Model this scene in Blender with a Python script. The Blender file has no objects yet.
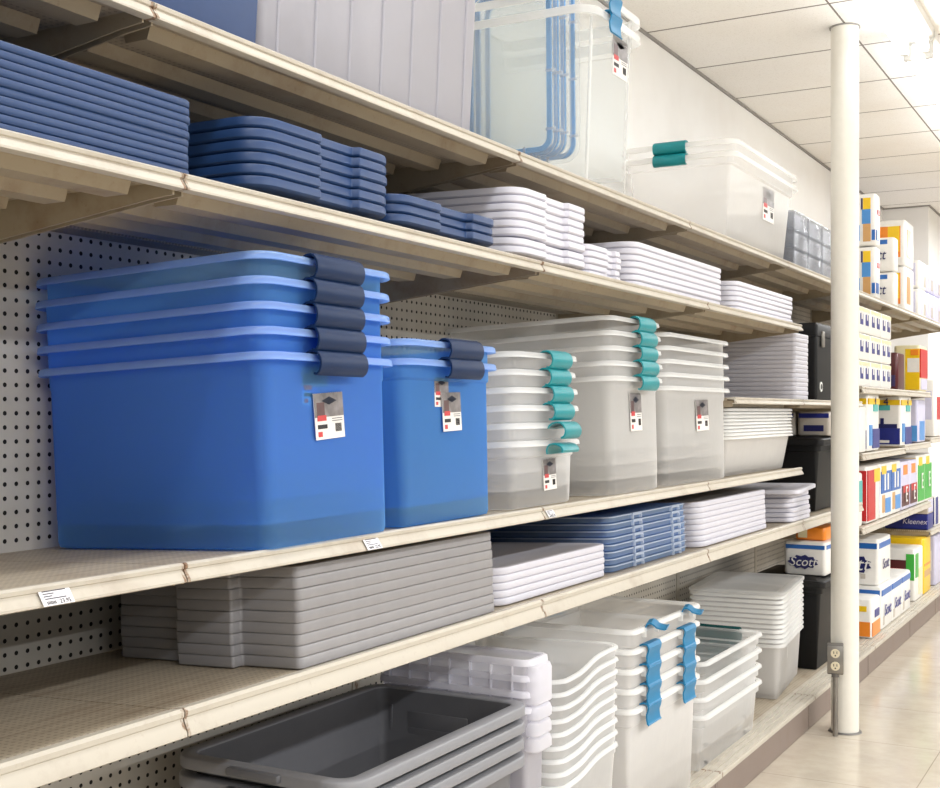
import bpy, bmesh, math, random
from mathutils import Vector, Matrix
random.seed(7)
sc = bpy.context.scene
COL = sc.collection
PI = math.pi

# ------------------------------------------------------------------ materials
def lin(c):
    return tuple((x/12.92 if x <= .04045 else ((x+.055)/1.055)**2.4) for x in c)
def rgb(r, g, b): return lin((r/255, g/255, b/255))+(1,)

class NT:
    def __init__(s, name):
        s.m = bpy.data.materials.new(name); s.m.use_nodes = True
        s.t = s.m.node_tree; s.t.nodes.clear()
        s.out = s.n('ShaderNodeOutputMaterial')
    def n(s, typ, **kw):
        nd = s.t.nodes.new(typ)
        for k, v in kw.items():
            if k.startswith('i_'): nd.inputs[k[2:].replace('_', ' ')].default_value = v
            elif k.startswith('n') and k[1:].isdigit(): nd.inputs[int(k[1:])].default_value = v
            else: setattr(nd, k, v)
        return nd
    def l(s, a, b): s.t.links.new(a, b)
    def math(s, op, a, b=None, c=None):
        nd = s.n('ShaderNodeMath', operation=op)
        for i, x in enumerate((a, b, c)):
            if x is None: continue
            if isinstance(x, (int, float)): nd.inputs[i].default_value = x
            else: s.l(x, nd.inputs[i])
        return nd.outputs[0]
    def coords(s, kind='Object'):
        tc = s.n('ShaderNodeTexCoord'); sp = s.n('ShaderNodeSeparateXYZ')
        s.l(tc.outputs[kind], sp.inputs[0]); return tc.outputs[kind], sp.outputs
    def pos(s):
        g = s.n('ShaderNodeNewGeometry'); sp = s.n('ShaderNodeSeparateXYZ')
        s.l(g.outputs['Position'], sp.inputs[0]); return g.outputs['Position'], sp.outputs
    def noise(s, vec, scale, detail=3, rough=.55):
        nd = s.n('ShaderNodeTexNoise', i_Scale=scale, i_Detail=detail, i_Roughness=rough)
        s.l(vec, nd.inputs['Vector']); return nd.outputs['Fac']
    def ramp(s, fac, a, b):
        nd = s.n('ShaderNodeMapRange', n1=a, n2=b); s.l(fac, nd.inputs[0]); return nd.outputs[0]
    def mix(s, fac, a, b):
        nd = s.n('ShaderNodeMix', data_type='RGBA')
        for i, x in ((0, fac), (6, a), (7, b)):
            if isinstance(x, (int, float, tuple)): nd.inputs[i].default_value = x
            else: s.l(x, nd.inputs[i])
        return nd.outputs[2]
    def line(s, co, off, pitch, w):        # 1 within w of a grid line
        a = s.math('SUBTRACT', co, off); a = s.math('DIVIDE', a, pitch)
        a = s.math('ADD', a, .5); a = s.math('FRACT', a); a = s.math('SUBTRACT', a, .5)
        a = s.math('ABSOLUTE', a); a = s.math('MULTIPLY', a, pitch)
        return s.math('LESS_THAN', a, w)
    def celld(s, co, off, pitch):
        a = s.math('SUBTRACT', co, off); a = s.math('DIVIDE', a, pitch)
        a = s.math('FRACT', a); a = s.math('SUBTRACT', a, .5)
        return s.math('MULTIPLY', a, pitch)
    def dots(s, a, b, pitch, r, oa=0, ob=0):
        x = s.celld(a, oa, pitch); y = s.celld(b, ob, pitch)
        d = s.math('ADD', s.math('MULTIPLY', x, x), s.math('MULTIPLY', y, y))
        return s.math('LESS_THAN', d, r*r)
    def bsdf(s, col, rough=.5, metal=0, spec=.5, bump=None, bs=.2, bd=.002, **kw):
        p = s.n('ShaderNodeBsdfPrincipled')
        for k, x in (('Base Color', col), ('Roughness', rough), ('Metallic', metal), ('Specular IOR Level', spec)):
            if isinstance(x, (int, float, tuple)): p.inputs[k].default_value = x
            else: s.l(x, p.inputs[k])
        for k, x in kw.items(): p.inputs[k.replace('_', ' ')].default_value = x
        if bump is not None:
            b = s.n('ShaderNodeBump', i_Strength=bs, i_Distance=bd)
            s.l(bump, b.inputs['Height']); s.l(b.outputs[0], p.inputs['Normal'])
        return p
    def done(s, sh): s.l(sh.outputs[0] if hasattr(sh, 'outputs') else sh, s.out.inputs[0]); return s.m

def m_plain(name, col, rough=.45, metal=0, spec=.5, var=.06):
    t = NT(name); v, _ = t.coords()
    f = t.ramp(t.noise(v, 35), .3, .7)
    d = tuple(c*(1-var) for c in col[:3])+(1,)
    return t.done(t.bsdf(t.mix(f, d, col), rough, metal, spec))

def m_plastic(name, body, tint, alpha, rough=.22, trans=.45, edge=.35, wav=14):
    t = NT(name); v, _ = t.coords()
    nz = t.noise(v, wav, 2)
    f2 = t.ramp(t.noise(v, 60, 3), .35, .7)
    dk = tuple(c*.985 for c in body[:3])+(1,)
    p = t.bsdf(t.mix(f2, dk, body), rough, 0, .5, nz, .25, .01)
    tl = t.n('ShaderNodeBsdfTranslucent'); tl.inputs[0].default_value = body
    m1 = t.n('ShaderNodeMixShader', n0=trans); t.l(p.outputs[0], m1.inputs[1]); t.l(tl.outputs[0], m1.inputs[2])
    tr = t.n('ShaderNodeBsdfTransparent'); tr.inputs[0].default_value = tint
    lw = t.n('ShaderNodeFresnel', i_IOR=1.3)
    a = t.math('MULTIPLY_ADD', lw.outputs[0], edge, alpha)
    a = t.math('MINIMUM', a, 1.0)
    m2 = t.n('ShaderNodeMixShader'); t.l(a, m2.inputs[0]); t.l(tr.outputs[0], m2.inputs[1]); t.l(m1.outputs[0], m2.inputs[2])
    return t.done(m2)

def m_cream(name, col, dirt=.5, dots=None, top=False):
    t = NT(name); v, xyz = t.pos()
    rust = rgb(120, 88, 58)
    n1 = t.ramp(t.noise(v, 9, 6, .65), .52, .75)
    n2 = t.ramp(t.noise(v, 70, 4, .7), .6, .78)
    f = t.math('MULTIPLY', n1, dirt*.6)
    f = t.math('ADD', f, t.math('MULTIPLY', n2, dirt*.5))
    c = t.mix(f, col, rust)
    if name == 'cream_metal':      # rust where two shelf sections meet
        sm = t.math('MULTIPLY', t.line(xyz[1], 1.39, 1.22, .007), t.ramp(t.noise(v, 90, 3), .38, .6))
        c = t.mix(t.math('MULTIPLY', sm, .85), c, rgb(120, 82, 48))
    bump = None
    if dots:
        pitch, r, x0, x1 = dots
        d = t.dots(xyz[0], xyz[1], pitch, r)
        if x0 is not None:
            d = t.math('MULTIPLY', d, t.math('GREATER_THAN', xyz[0], x0))
            d = t.math('MULTIPLY', d, t.math('LESS_THAN', xyz[0], x1))
        c = t.mix(t.math('MULTIPLY', d, .4), c, rgb(60, 50, 42))
    if top:   # faint scuffs drawn along the shelf
        mp = t.n('ShaderNodeMapping'); mp.inputs['Scale'].default_value = (60, 2.5, 1); t.l(v, mp.inputs[0])
        s = t.ramp(t.noise(mp.outputs[0], 1, 4, .6), .5, .72)
        c = t.mix(t.math('MULTIPLY', s, .5), c, rgb(120, 100, 82))
    return t.done(t.bsdf(c, .48, 0, .4))

CREAM = rgb(192, 185, 172)
M = {}
M['cream'] = m_cream('cream_metal', CREAM, .42)
M['deck'] = m_cream('cream_deck', rgb(178, 166, 147), .6, (.0125, .0028, None, None), True)
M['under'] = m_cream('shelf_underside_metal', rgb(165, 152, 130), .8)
M['deckfront'] = m_cream('deck_front_metal', rgb(220, 210, 185), .45, (.011, .0026, -1.292, -1.281))
M['perf'] = m_cream('perforated_metal', rgb(140, 130, 114), .6, (.009, .0032, None, None))
M['kick'] = m_cream('kick_plate_metal', rgb(134, 120, 112), .3)
M['seam'] = m_plain('seam_dark', rgb(100, 78, 56), .8)
def m_pegboard():
    t = NT('pegboard'); v, xyz = t.pos()
    d = t.dots(xyz[1], xyz[2], .0254, .0042)
    n = t.ramp(t.noise(v, 6, 4), .35, .7)
    c = t.mix(n, rgb(206, 201, 192), rgb(188, 182, 172))
    return t.done(t.bsdf(t.mix(d, c, rgb(28, 25, 23)), .6, 0, .3))
M['peg'] = m_pegboard()
def m_ceiling():
    t = NT('ceiling_tile'); v, xyz = t.pos()
    g = t.math('MAXIMUM', t.line(xyz[1], 4.74, .605, .006), t.line(xyz[0], -1.09, 1.21, .004))
    sp = t.ramp(t.noise(v, 160, 2, .8), .56, .66)
    bl = t.ramp(t.noise(v, 1.3, 3), .45, .8)
    c = t.mix(t.math('MULTIPLY', sp, .35), rgb(244, 242, 239), rgb(200, 195, 188))
    c = t.mix(t.math('MULTIPLY', bl, .18), c, rgb(205, 190, 165))
    return t.done(t.bsdf(t.mix(g, c, rgb(128, 122, 116)), .9, 0, .2, sp, .3, .002))
M['ceil'] = m_ceiling()
def m_floor():
    t = NT('floor_tile'); v, xyz = t.pos()
    g = t.math('MAXIMUM', t.line(xyz[0], -.72, .61, .0018), t.line(xyz[1], 4.95, .61, .0018))
    mp = t.n('ShaderNodeMapping'); mp.inputs['Scale'].default_value = (1, 1.3, 1); t.l(v, mp.inputs[0])
    mb = t.ramp(t.noise(mp.outputs[0], 9, 7, .7), .4, .68)
    c = t.mix(mb, rgb(200, 190, 174), rgb(190, 179, 163))
    dk = t.ramp(t.noise(v, 2.2, 3), .45, .8)
    c = t.mix(t.math('MULTIPLY', dk, .25), c, rgb(180, 166, 146))
    r = t.n('ShaderNodeMapRange', n1=.3, n2=.7, n3=.1, n4=.24); t.l(t.noise(v, 5, 3), r.inputs[0])
    return t.done(t.bsdf(t.mix(t.math('MULTIPLY', g, .6), c, rgb(120, 108, 96)), r.outputs[0], 0, .5, t.noise(v, 1.6, 2), .12, .02))
M['floor'] = m_floor()
def m_wall():
    t = NT('painted_wall'); v, _ = t.pos()
    n = t.ramp(t.noise(v, 2.5, 4), .4, .7)
    return t.done(t.bsdf(t.mix(n, rgb(246, 245, 243), rgb(240, 238, 235)), .75, 0, .3, t.noise(v, 220, 2), .08, .001))
M['wall'] = m_wall()
M['trim'] = m_plain('trim_grey', rgb(150, 146, 142), .6)
M['post'] = m_plain('post_paint', rgb(232, 228, 218), .35, 0, .5, .03)
M['steel'] = m_plain('steel', rgb(150, 146, 140), .35, .8)
M['boxgrey'] = m_plain('box_grey', rgb(112, 108, 104), .5, .3)
M['ivory'] = m_plain('ivory', rgb(225, 214, 186), .4)
M['black'] = m_plain('black_plastic', rgb(12, 12, 13), .45, 0, .3)
M['black2'] = m_plain('black_lid_plastic', rgb(22, 21, 22), .5, 0, .3)
M['white'] = m_plain('white_enamel', rgb(240, 240, 238), .4, 0, .5, .02)
M['lidwhite'] = m_plain('white_lid_plastic', rgb(212, 211, 221), .42, 0, .4, .03)
M['lidblue'] = m_plain('blue_lid_plastic', rgb(32, 62, 108), .42, 0, .5, .05)
M['lidgrey'] = m_plain('grey_lid_plastic', rgb(146, 144, 146), .42, 0, .5, .05)
M['tubgrey'] = m_plain('grey_tub_plastic', rgb(100, 100, 104), .36, 0, .5, .05)
M['tubrim'] = m_plain('grey_tub_rim_plastic', rgb(134, 134, 138), .38, 0, .5, .05)
M['acrylframe'] = m_plastic('smoky_acrylic_frame', rgb(214, 215, 219), rgb(236, 238, 241), .22, .12, .4)
M['navy'] = m_plain('navy_latch_plastic', rgb(16, 40, 76), .45, 0, .25)
M['teal'] = m_plain('teal_latch_plastic', rgb(18, 138, 146), .38)
M['cyan'] = m_plain('bright_blue_latch_plastic', rgb(0, 118, 166), .4)
M['clearer'] = m_plastic('thin_clear_plastic', rgb(252, 252, 252), rgb(253, 254, 254), .11, .18, .5, .5)
M['dteal'] = m_plastic('dark_teal_plastic', rgb(50, 110, 112), rgb(120, 180, 180), .75)
M['gasket'] = m_plain('blue_gasket', rgb(104, 166, 224), .5)
M['bluetote'] = m_plain('navy_tote_plastic', rgb(42, 66, 110), .42)
M['bluebin'] = m_plastic('blue_bin_plastic', rgb(138, 202, 250), rgb(192, 222, 253), .36, .2, .5)
M['bluerim'] = m_plastic('blue_rim_plastic', rgb(184, 214, 252), rgb(205, 226, 253), .5, .2, .4)
M['clear'] = m_plastic('frosted_clear_plastic', rgb(254, 254, 254), rgb(255, 255, 255), .25, .2, .55, .5)
M['clearrim'] = m_plastic('clear_rim_plastic', rgb(254, 254, 254), rgb(254, 255, 255), .38, .2, .45)
M['milky'] = m_plastic('milky_plastic', rgb(254, 253, 252), rgb(255, 255, 255), .34, .25, .5)
M['milkyrim'] = m_plastic('milky_rim_plastic', rgb(254, 254, 253), rgb(255, 255, 255), .5, .25, .4)
M['lav'] = m_plastic('lavender_clear_plastic', rgb(250, 249, 252), rgb(250, 250, 253), .42, .25, .5)
M['lavrim'] = m_plastic('lavender_rim_plastic', rgb(250, 249, 253), rgb(250, 250, 253), .7, .25, .45)
M['greyclear'] = m_plastic('grey_translucent_plastic', rgb(212, 211, 218), rgb(225, 225, 232), .75, .3, .5)
M['icase'] = m_plastic('icy_blue_plastic', rgb(188, 214, 242), rgb(190, 216, 246), .42, .2, .45)
M['iedge'] = m_plastic('icy_blue_edge_plastic', rgb(228, 236, 246), rgb(235, 240, 248), .7, .2, .45)
M['acryl'] = m_plastic('smoky_acrylic', rgb(240, 240, 243), rgb(246, 247, 249), .07, .12, .4)
M['card'] = m_plain('label_card', rgb(232, 228, 224), .5)
M['tag'] = m_plain('tag_paper', rgb(228, 226, 230), .6)
M['ink'] = m_plain('grey_ink', rgb(82, 80, 88), .7)
M['red'] = m_plain('logo_red', rgb(196, 60, 62), .5)
M['inkblack'] = m_plain('black_ink', rgb(40, 36, 36), .6)
M['photo'] = m_plain('photo_print', rgb(138, 132, 132), .4, 0, .5, .6)
M['photodark'] = m_plain('photo_print_dark', rgb(96, 66, 66), .4, 0, .5, .4)
M['photonavy'] = m_plain('photo_print_navy', rgb(34, 40, 62), .4)
def wrap(name, r, g, b): M[name] = m_plain('wrap_'+name, rgb(r, g, b), .3, 0, .5, .05)
for a in (('paper', 238, 236, 232), ('kraft', 196, 188, 178), ('pyellow', 242, 200, 30), ('porange', 240, 140, 40), ('pblue', 40, 104, 184),
          ('pdblue', 34, 44, 130), ('pred', 200, 36, 40), ('pmaroon', 84, 24, 28), ('pgreen', 60, 176, 62), ('pteal', 80, 180, 176),
          ('psky', 78, 146, 214), ('plav', 208, 206, 230), ('ptan', 206, 160, 104), ('pcream', 236, 226, 186), ('pink', 60, 50, 96), ('pdeep', 30, 34, 96)):
    wrap(*a)
def m_emit(name, col, st):
    t = NT(name); e = t.n('ShaderNodeEmission', i_Strength=st); e.inputs[0].default_value = col
    return t.done(e)
M['tube'] = m_emit('lit_tube', (.96, .985, 1, 1), 11.5)

# ------------------------------------------------------------------ geometry helpers
def poly_inset(poly, d):
    n = len(poly); out = []
    for i in range(n):
        p0, p1, p2 = [Vector(q[:2]) for q in (poly[i-1], poly[i], poly[(i+1) % n])]
        e1 = (p1-p0).normalized(); e2 = (p2-p1).normalized()
        n1 = Vector((-e1.y, e1.x)); n2 = Vector((-e2.y, e2.x))      # inward for CCW
        k = 1+n1.dot(n2)
        out.append(p1+(n1+n2)*(d/max(k, .2)))
    return out
def outline(poly, r, inset=0, seg=5):
    pts = poly_inset(poly, inset); n = len(pts); res = []
    for i in range(n):
        p0, p1, p2 = pts[i-1], pts[i], pts[(i+1) % n]
        e1 = p1-p0; e2 = p2-p1; l1, l2 = e1.length, e2.length
        e1.normalize(); e2.normalize()
        cr = e1.x*e2.y-e1.y*e2.x; th = math.acos(max(-1, min(1, e1.dot(e2))))
        rr = poly[i][2] if len(poly[i]) > 2 else r
        rr = max(.0008, rr-inset if cr > 0 else rr+inset)
        if th < 1e-3:
            q = min(l1, l2)*.45; res += [p1+e1*((2*k/seg-1)*q) for k in range(seg+1)]; continue
        tl = min(rr*math.tan(th/2), l1*.49, l2*.49); rr = tl/math.tan(th/2)
        a = p1-e1*tl
        nn = Vector((-e1.y, e1.x))*(1 if cr > 0 else -1); c = a+nn*rr
        for k in range(seg+1):
            ang = th*k/seg*(1 if cr > 0 else -1)
            v = a-c; res.append(c+Vector((v.x*math.cos(ang)-v.y*math.sin(ang), v.x*math.sin(ang)+v.y*math.cos(ang))))
    return res
def rect(hx, hy, cx=0, cy=0): return [(cx-hx, cy-hy), (cx+hx, cy-hy), (cx+hx, cy+hy), (cx-hx, cy+hy)]
def loft(bm, loops, cap0=True, cap1=True, ring=False):
    L = [[bm.verts.new(p) for p in lp] for lp in loops]; n = len(L[0])
    pairs = list(zip(L[:-1], L[1:]))+([(L[-1], L[0])] if ring else [])
    for a, b in pairs:
        for i in range(n):
            j = (i+1) % n
            try: bm.faces.new((a[i], a[j], b[j], b[i]))
            except ValueError: pass
    if cap0 and not ring: bm.faces.new(list(reversed(L[0])))
    if cap1 and not ring: bm.faces.new(L[-1])
def ploft(bm, poly, r, prof, cap0=True, cap1=True, ring=False, seg=5, warp=None):
    loops = []
    for ins, z in prof:
        o = outline(poly, r, ins, seg)
        loops.append([Vector((p.x, p.y, z+(warp(p.x, p.y) if warp else 0))) for p in o])
    loft(bm, loops, cap0, cap1, ring)
def box(bm, x0, x1, y0, y1, z0, z1, bev=0):
    vs = [bm.verts.new((x, y, z)) for z in (z0, z1) for x, y in ((x0, y0), (x1, y0), (x1, y1), (x0, y1))]
    fs = [bm.faces.new([vs[i] for i in q]) for q in ((3, 2, 1, 0), (4, 5, 6, 7), (0, 1, 5, 4), (1, 2, 6, 5), (2, 3, 7, 6), (3, 0, 4, 7))]
    if bev:
        es = list({e for f in fs for e in f.edges})
        bmesh.ops.bevel(bm, geom=es, offset=bev, segments=2, affect='EDGES', profile=.5)
    return fs
def extrude_y(bm, prof, y0, y1):          # closed profile of (x,z)
    loft(bm, [[Vector((x, y, z)) for x, z in prof] for y in (y0, y1)])
def cyl(bm, p0, p1, r, n=16, r1=None):
    p0, p1 = Vector(p0), Vector(p1); q = (p1-p0).to_track_quat('Z', 'Y'); r1 = r if r1 is None else r1
    loft(bm, [[p+q @ Vector((rr*math.cos(2*PI*i/n), rr*math.sin(2*PI*i/n), 0)) for i in range(n)] for p, rr in ((p0, r), (p1, r1))])
def tubepath(bm, pts, r, n=8):
    loops = []
    for i, p in enumerate(pts):
        p = Vector(p); a = Vector(pts[max(0, i-1)]); b = Vector(pts[min(len(pts)-1, i+1)])
        q = (b-a).to_track_quat('Z', 'Y')
        loops.append([p+q @ Vector((r*math.cos(2*PI*k/n), r*math.sin(2*PI*k/n), 0)) for k in range(n)])
    loft(bm, loops)
def sheet_profile(path, th):              # thick strip around an open polyline of (a,b)
    L, R = [], []
    for i, p in enumerate(path):
        a = Vector(path[max(0, i-1)]); b = Vector(path[min(len(path)-1, i+1)])
        t = (b-a).normalized(); n = Vector((-t.y, t.x))*th/2
        L.append(Vector(p)+n); R.append(Vector(p)-n)
    return L+R[::-1]

def obj(name, bm, mat, parent=None, loc=None, rot=None, smooth=True, ang=.6):
    me = bpy.data.meshes.new(name)
    bmesh.ops.recalc_face_normals(bm, faces=bm.faces)
    bm.to_mesh(me); bm.free()
    for m in (mat if isinstance(mat, (list, tuple)) else [mat]): me.materials.append(M[m])
    if smooth:
        me.shade_smooth(); me.set_sharp_from_angle(angle=ang)
    o = bpy.data.objects.new(name, me); COL.objects.link(o)
    if parent: o.parent = parent
    if loc: o.location = loc
    if rot: o.rotation_euler = rot
    return o
def tag(o, label, cat, group=None, kind=None):
    if label: o['label'] = label
    if cat: o['category'] = cat
    if group: o['group'] = group
    if kind: o['kind'] = kind
    return o
def thing(name, label, cat, loc=(0, 0, 0), rz=0, group=None):
    o = bpy.data.objects.new(name, None); COL.objects.link(o); o.empty_display_size = .05
    o.location = loc; o.rotation_euler = (0, 0, rz)
    return tag(o, label, cat, group)
def copy_tree(o, parent=None):
    c = o.copy(); COL.objects.link(c)
    if parent: c.parent = parent
    for ch in list(o.children): copy_tree(ch, c)
    return c
def struct(name, bm, mat, **k):
    return tag(obj(name, bm, mat, **k), None, None, None, 'structure')
def text_mesh(s, size, mat, parent, name='lettering', loc=(0, 0, 0), rot=(0, 0, 0), shear=0, ext=.0006, sx=1, bold=0):
    cu = bpy.data.curves.new('txt', 'FONT'); cu.body = s; cu.size = size; cu.align_x = 'CENTER'; cu.align_y = 'CENTER'
    cu.extrude = ext; cu.shear = shear; cu.offset = bold; cu.resolution_u = 3
    t = bpy.data.objects.new('txt', cu); COL.objects.link(t)
    bpy.context.view_layer.update()
    me = bpy.data.meshes.new_from_object(t.evaluated_get(bpy.context.evaluated_depsgraph_get()))
    bpy.data.objects.remove(t); bpy.data.curves.remove(cu)
    me.name = name; me.materials.clear(); me.materials.append(M[mat])
    o = bpy.data.objects.new(name, me); COL.objects.link(o); o.parent = parent
    o.location = loc; o.rotation_euler = rot; o.scale = (sx, 1, 1)
    return o
ORD = ['lowest', 'second', 'third', 'fourth', 'fifth', 'sixth', 'seventh', 'eighth', 'ninth', 'tenth', 'eleventh', 'twelfth', 'thirteenth', 'fourteenth', 'fifteenth', 'sixteenth']
def nth(i, n, what):
    if n == 1: return what
    if i == 0: return 'lowest of the '+what
    if i == n-1: return 'topmost of the '+what
    if i == n-2 and n > 3: return 'second from the top of the '+what
    return ORD[i]+' from the bottom of the '+what

# ------------------------------------------------------------------ room
XW, XP, XF, XA, XD = -1.83, -1.795, -1.264, -1.325, -1.2155
ZC = 2.834
b = bmesh.new(); box(b, -2.0, 7, -5, 16, -.05, 0); struct('floor', b, 'floor', smooth=False)
b = bmesh.new(); box(b, -2.0, 7, -5, 16, ZC, ZC+.05); struct('ceiling', b, 'ceil', smooth=False)
b = bmesh.new(); box(b, XW-.08, XW, -5, 9.72, 0, ZC); struct('wall_left', b, 'wall', smooth=False)
b = bmesh.new(); box(b, XW-.08, -1.50, 9.72, 9.8, 0, ZC); struct('wall_return', b, 'wall', smooth=False)
b = bmesh.new(); box(b, -1.58, -1.50, 9.8, 15.9, 0, ZC); struct('wall_left_far', b, 'wall', smooth=False)
b = bmesh.new(); box(b, -1.58, 7, 15.9, 16, 0, ZC); struct('wall_far', b, 'wall', smooth=False)
b = bmesh.new(); box(b, XW, XW+.012, -5, 9.72, ZC-.010, ZC); struct('trim_1', b, 'trim', smooth=False)
b = bmesh.new(); box(b, -1.50, -1.488, 9.72, 15.9, ZC-.010, ZC); struct('trim_2', b, 'trim', smooth=False)
b = bmesh.new(); box(b, XW+.012, -1.488, 9.708, 9.72, ZC-.010, ZC); struct('trim_3', b, 'trim', smooth=False)
b = bmesh.new(); box(b, -1.50, -1.26, 10.6, 12.9, 2.50, 2.64); struct('trim_4', b, 'wall', smooth=False)

# ceiling lamps: twin tube strips over the aisle
def make_lamp():
    t = thing('fluorescent_light', 'x', 'ceiling light')
    b = bmesh.new()
    extrude_y(b, [(-.068, .105), (-.068, .07), (-.05, .055), (.05, .055), (.068, .07), (.068, .105)], -1.21, 1.21)
    obj('housing', b, 'white', t, smooth=False)
    for x in (-.040, .040):
        b = bmesh.new(); cyl(b, (x, -1.165, .018), (x, 1.165, .018), .017, 12); obj('tube', b, 'tube', t)
        for y in (-1.18, 1.18):
            b = bmesh.new(); box(b, x-.016, x+.016, y-.014, y+.014, -.004, .06, .003); obj('lamp_holder', b, 'white', t)
    return t
lp = make_lamp()
lamps = [(4.02, 'long twin tube ceiling strip light nearer the camera, above the post'), (6.47, 'twin tube ceiling strip light farther along the aisle, at right edge')]
for i, (y, lb) in enumerate(lamps):
    o = lp if i == 0 else copy_tree(lp)
    o.location = (-.855, y, ZC-.105); o['label'] = lb; o['group'] = 'strip lights above the aisle'
# unseen fill lights added outside the frame, laid out like further fluorescent rows
def area(x, y, z, sx, sy, e):
    l = bpy.data.lights.new('unseen_row_fill', 'AREA'); l.shape = 'RECTANGLE'; l.size = sx; l.size_y = sy; l.energy = e; l.color = (.95, .975, 1)
    o = bpy.data.objects.new('unseen_row_fill', l); COL.objects.link(o); o.location = (x, y, z)
for y in (1.3,): area(-.855, y, ZC-.1, .15, 2.4, 22)
for x in (1.7, 4.2):
    for y in (-1.2, 2.2, 5.5, 9.0): area(x, y, ZC-.1, .15, 2.4, 100)
for y in (9.0, 11.6): area(-.5, y, ZC-.1, .15, 2.4, 40)

# support post with outlet box
PX, PY = -1.100, 5.06
t = thing('support_post', 'round white painted post standing in the aisle beside the shelving', 'post', (PX, PY, 0))
b = bmesh.new(); cyl(b, (0, 0, 0), (0, 0, ZC), .0545, 32); obj('shaft', b, 'post', t)
b = bmesh.new(); ploft(b, rect(.060, .060), .058, [(0, ZC-.006), (0, ZC-.001)]); obj('ceiling_collar', b, 'trim', t)
b = bmesh.new(); ploft(b, rect(.066, .066), .065, [(0, 0), (.004, .006)]); obj('floor_ring', b, 'boxgrey', t)
# outlet faces the camera
va = math.atan2(-PX, -PY) if False else math.atan2(-(PY), -(PX))
dirc = Vector((-PX, -PY, 0)).normalized()
side = Vector((-dirc.y, dirc.x, 0))
oc = Vector((PX, PY, 0))+dirc*.056-side*.036
t = thing('outlet_box', 'grey electrical outlet box with conduit fixed low on the white post', 'outlet', (oc.x, oc.y, 0), math.atan2(dirc.y, dirc.x)+PI/2)
b = bmesh.new(); ploft(b, [(-.031, 0), (-.031, -.045), (.031, -.045), (.031, 0)], .004, [(.002, .247), (0, .25), (0, .362), (.002, .365)]); bx = obj('housing', b, 'boxgrey', t)
b = bmesh.new(); box(b, -.030, .030, -.049, -.045, .252, .360, .0015); obj('cover_plate', b, 'steel', t)
for z in (.281, .331):
    b = bmesh.new(); cyl(b, (0, -.049, z), (0, -.053, z), .0175, 20); rc = obj('receptacle', b, 'ivory', t)
    b = bmesh.new()
    for x in (-.006, .006): box(b, x-.0013, x+.0013, -.0545, -.0528, z-.001, z+.009)
    cyl(b, (0, -.0528, z-.008), (0, -.0545, z-.008), .003, 10); obj('slots', b, 'inkblack', rc)
b = bmesh.new(); cyl(b, (0, -.03, .0), (0, -.03, .25), .0105, 14); obj('conduit', b, 'steel', t)
b = bmesh.new(); cyl(b, (0, -.03, .235), (0, -.03, .25), .015, 14); obj('connector', b, 'boxgrey', t)

# ------------------------------------------------------------------ gondola shelving
LIP = [(-.030, -.002), (-.012, .001), (-.002, .001), (.002, -.003), (.001, -.009), (-.002, -.011), (-.001, -.014), (.006, -.028), (.006, -.032), (.001, -.034), (-.012, -.034), (-.012, -.030), (-.002, -.028), (-.006, -.012), (-.030, -.010)]
TILT = -.045
def shelf(y0, y1, z, xf, label, lipscale=1, group=None, tilt=0):
    g = .0015; y0 += g; y1 -= g
    t = thing('gondola_shelf', label, 'shelf', (xf, 0, z), 0, group); t.rotation_euler.y = tilt
    xb = XP-xf
    b = bmesh.new(); box(b, xb+.004, -.030, y0, y1, -.012, -.002); obj('deck', b, 'deck', t, smooth=False)
    b = bmesh.new(); extrude_y(b, [(x, zz*lipscale) for x, zz in LIP], y0, y1); obj('front_lip', b, 'cream', t, ang=.5)
    for xr, w, h in ((-.085, .045, .022), (-.215, .045, .022), (-.345, .045, .022)):
        b = bmesh.new()
        extrude_y(b, [(xr-w/2-.008, -.012), (xr-w/2, -.012-h), (xr+w/2, -.012-h), (xr+w/2+.008, -.012)], y0+.05, y1-.05); obj('stiffening_rib', b, 'under', t, smooth=False)
    b = bmesh.new(); extrude_y(b, [(xb+.03, -.012), (xb+.034, -.026), (xb+.10, -.026), (xb+.104, -.012)], y0+.05, y1-.05)
    obj('rear_channel', b, 'perf', t, smooth=False)
    for ya in (y0+.006, y1-.010):
        b = bmesh.new()
        extrude_y(b, [(xb+.006, -.012), (xb+.006, -.088), (xb+.02, -.095), (xb+.09, -.080), (-.06, -.036), (-.012, -.032), (-.012, -.012)], ya, ya+.004); obj('bracket', b, 'under', t, smooth=False)
    return t
def on(z, cx): return z+TILT*(XF-cx)        # height of a tilted shelf's deck at cx
SY = [.17, 1.39, 2.61, 3.83, 5.03, 6.20, 7.36, 8.28, 9.50]
ZA, ZB, ZC3, ZD, ZE = 1.905, 1.64, 1.060, .843, 1.336
names_A = ['top shelf section at upper left corner under navy tote edge', 'top shelf section carrying the grey tote and leaning clear lids', 'top shelf section below the clear bin with sky blue latches',
           'top shelf section under the clear bin with teal side latches', 'top shelf section under the smoky drawers beside the post', 'top shelf section under tall white and blue paper packs',
           'top shelf section under the yellow orange paper packs', 'top shelf section farthest right under lavender packs']
for i, n in enumerate(names_A): shelf(SY[i], SY[i+1], ZA, XA, n, .8, 'top shelves')
names_B = ['second shelf section at left edge under the long blue lids', 'second shelf section under the notched blue lids', 'second shelf section under the tilted white lids', 'second shelf section ending above the white bins']
for i, n in enumerate(names_B): shelf(SY[i], SY[i+1], ZB, XF, n, .76, 'second shelves from the top')
names_C = ['middle shelf section with price tag at left edge', 'middle shelf section holding the blue bins', 'middle shelf section holding the clear bins with teal latches', 'middle shelf section holding the long white underbed bins']
shC = [shelf(SY[i], SY[i+1], ZC3, XF, n, .86, 'middle shelves', TILT) for i, n in enumerate(names_C)]
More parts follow.
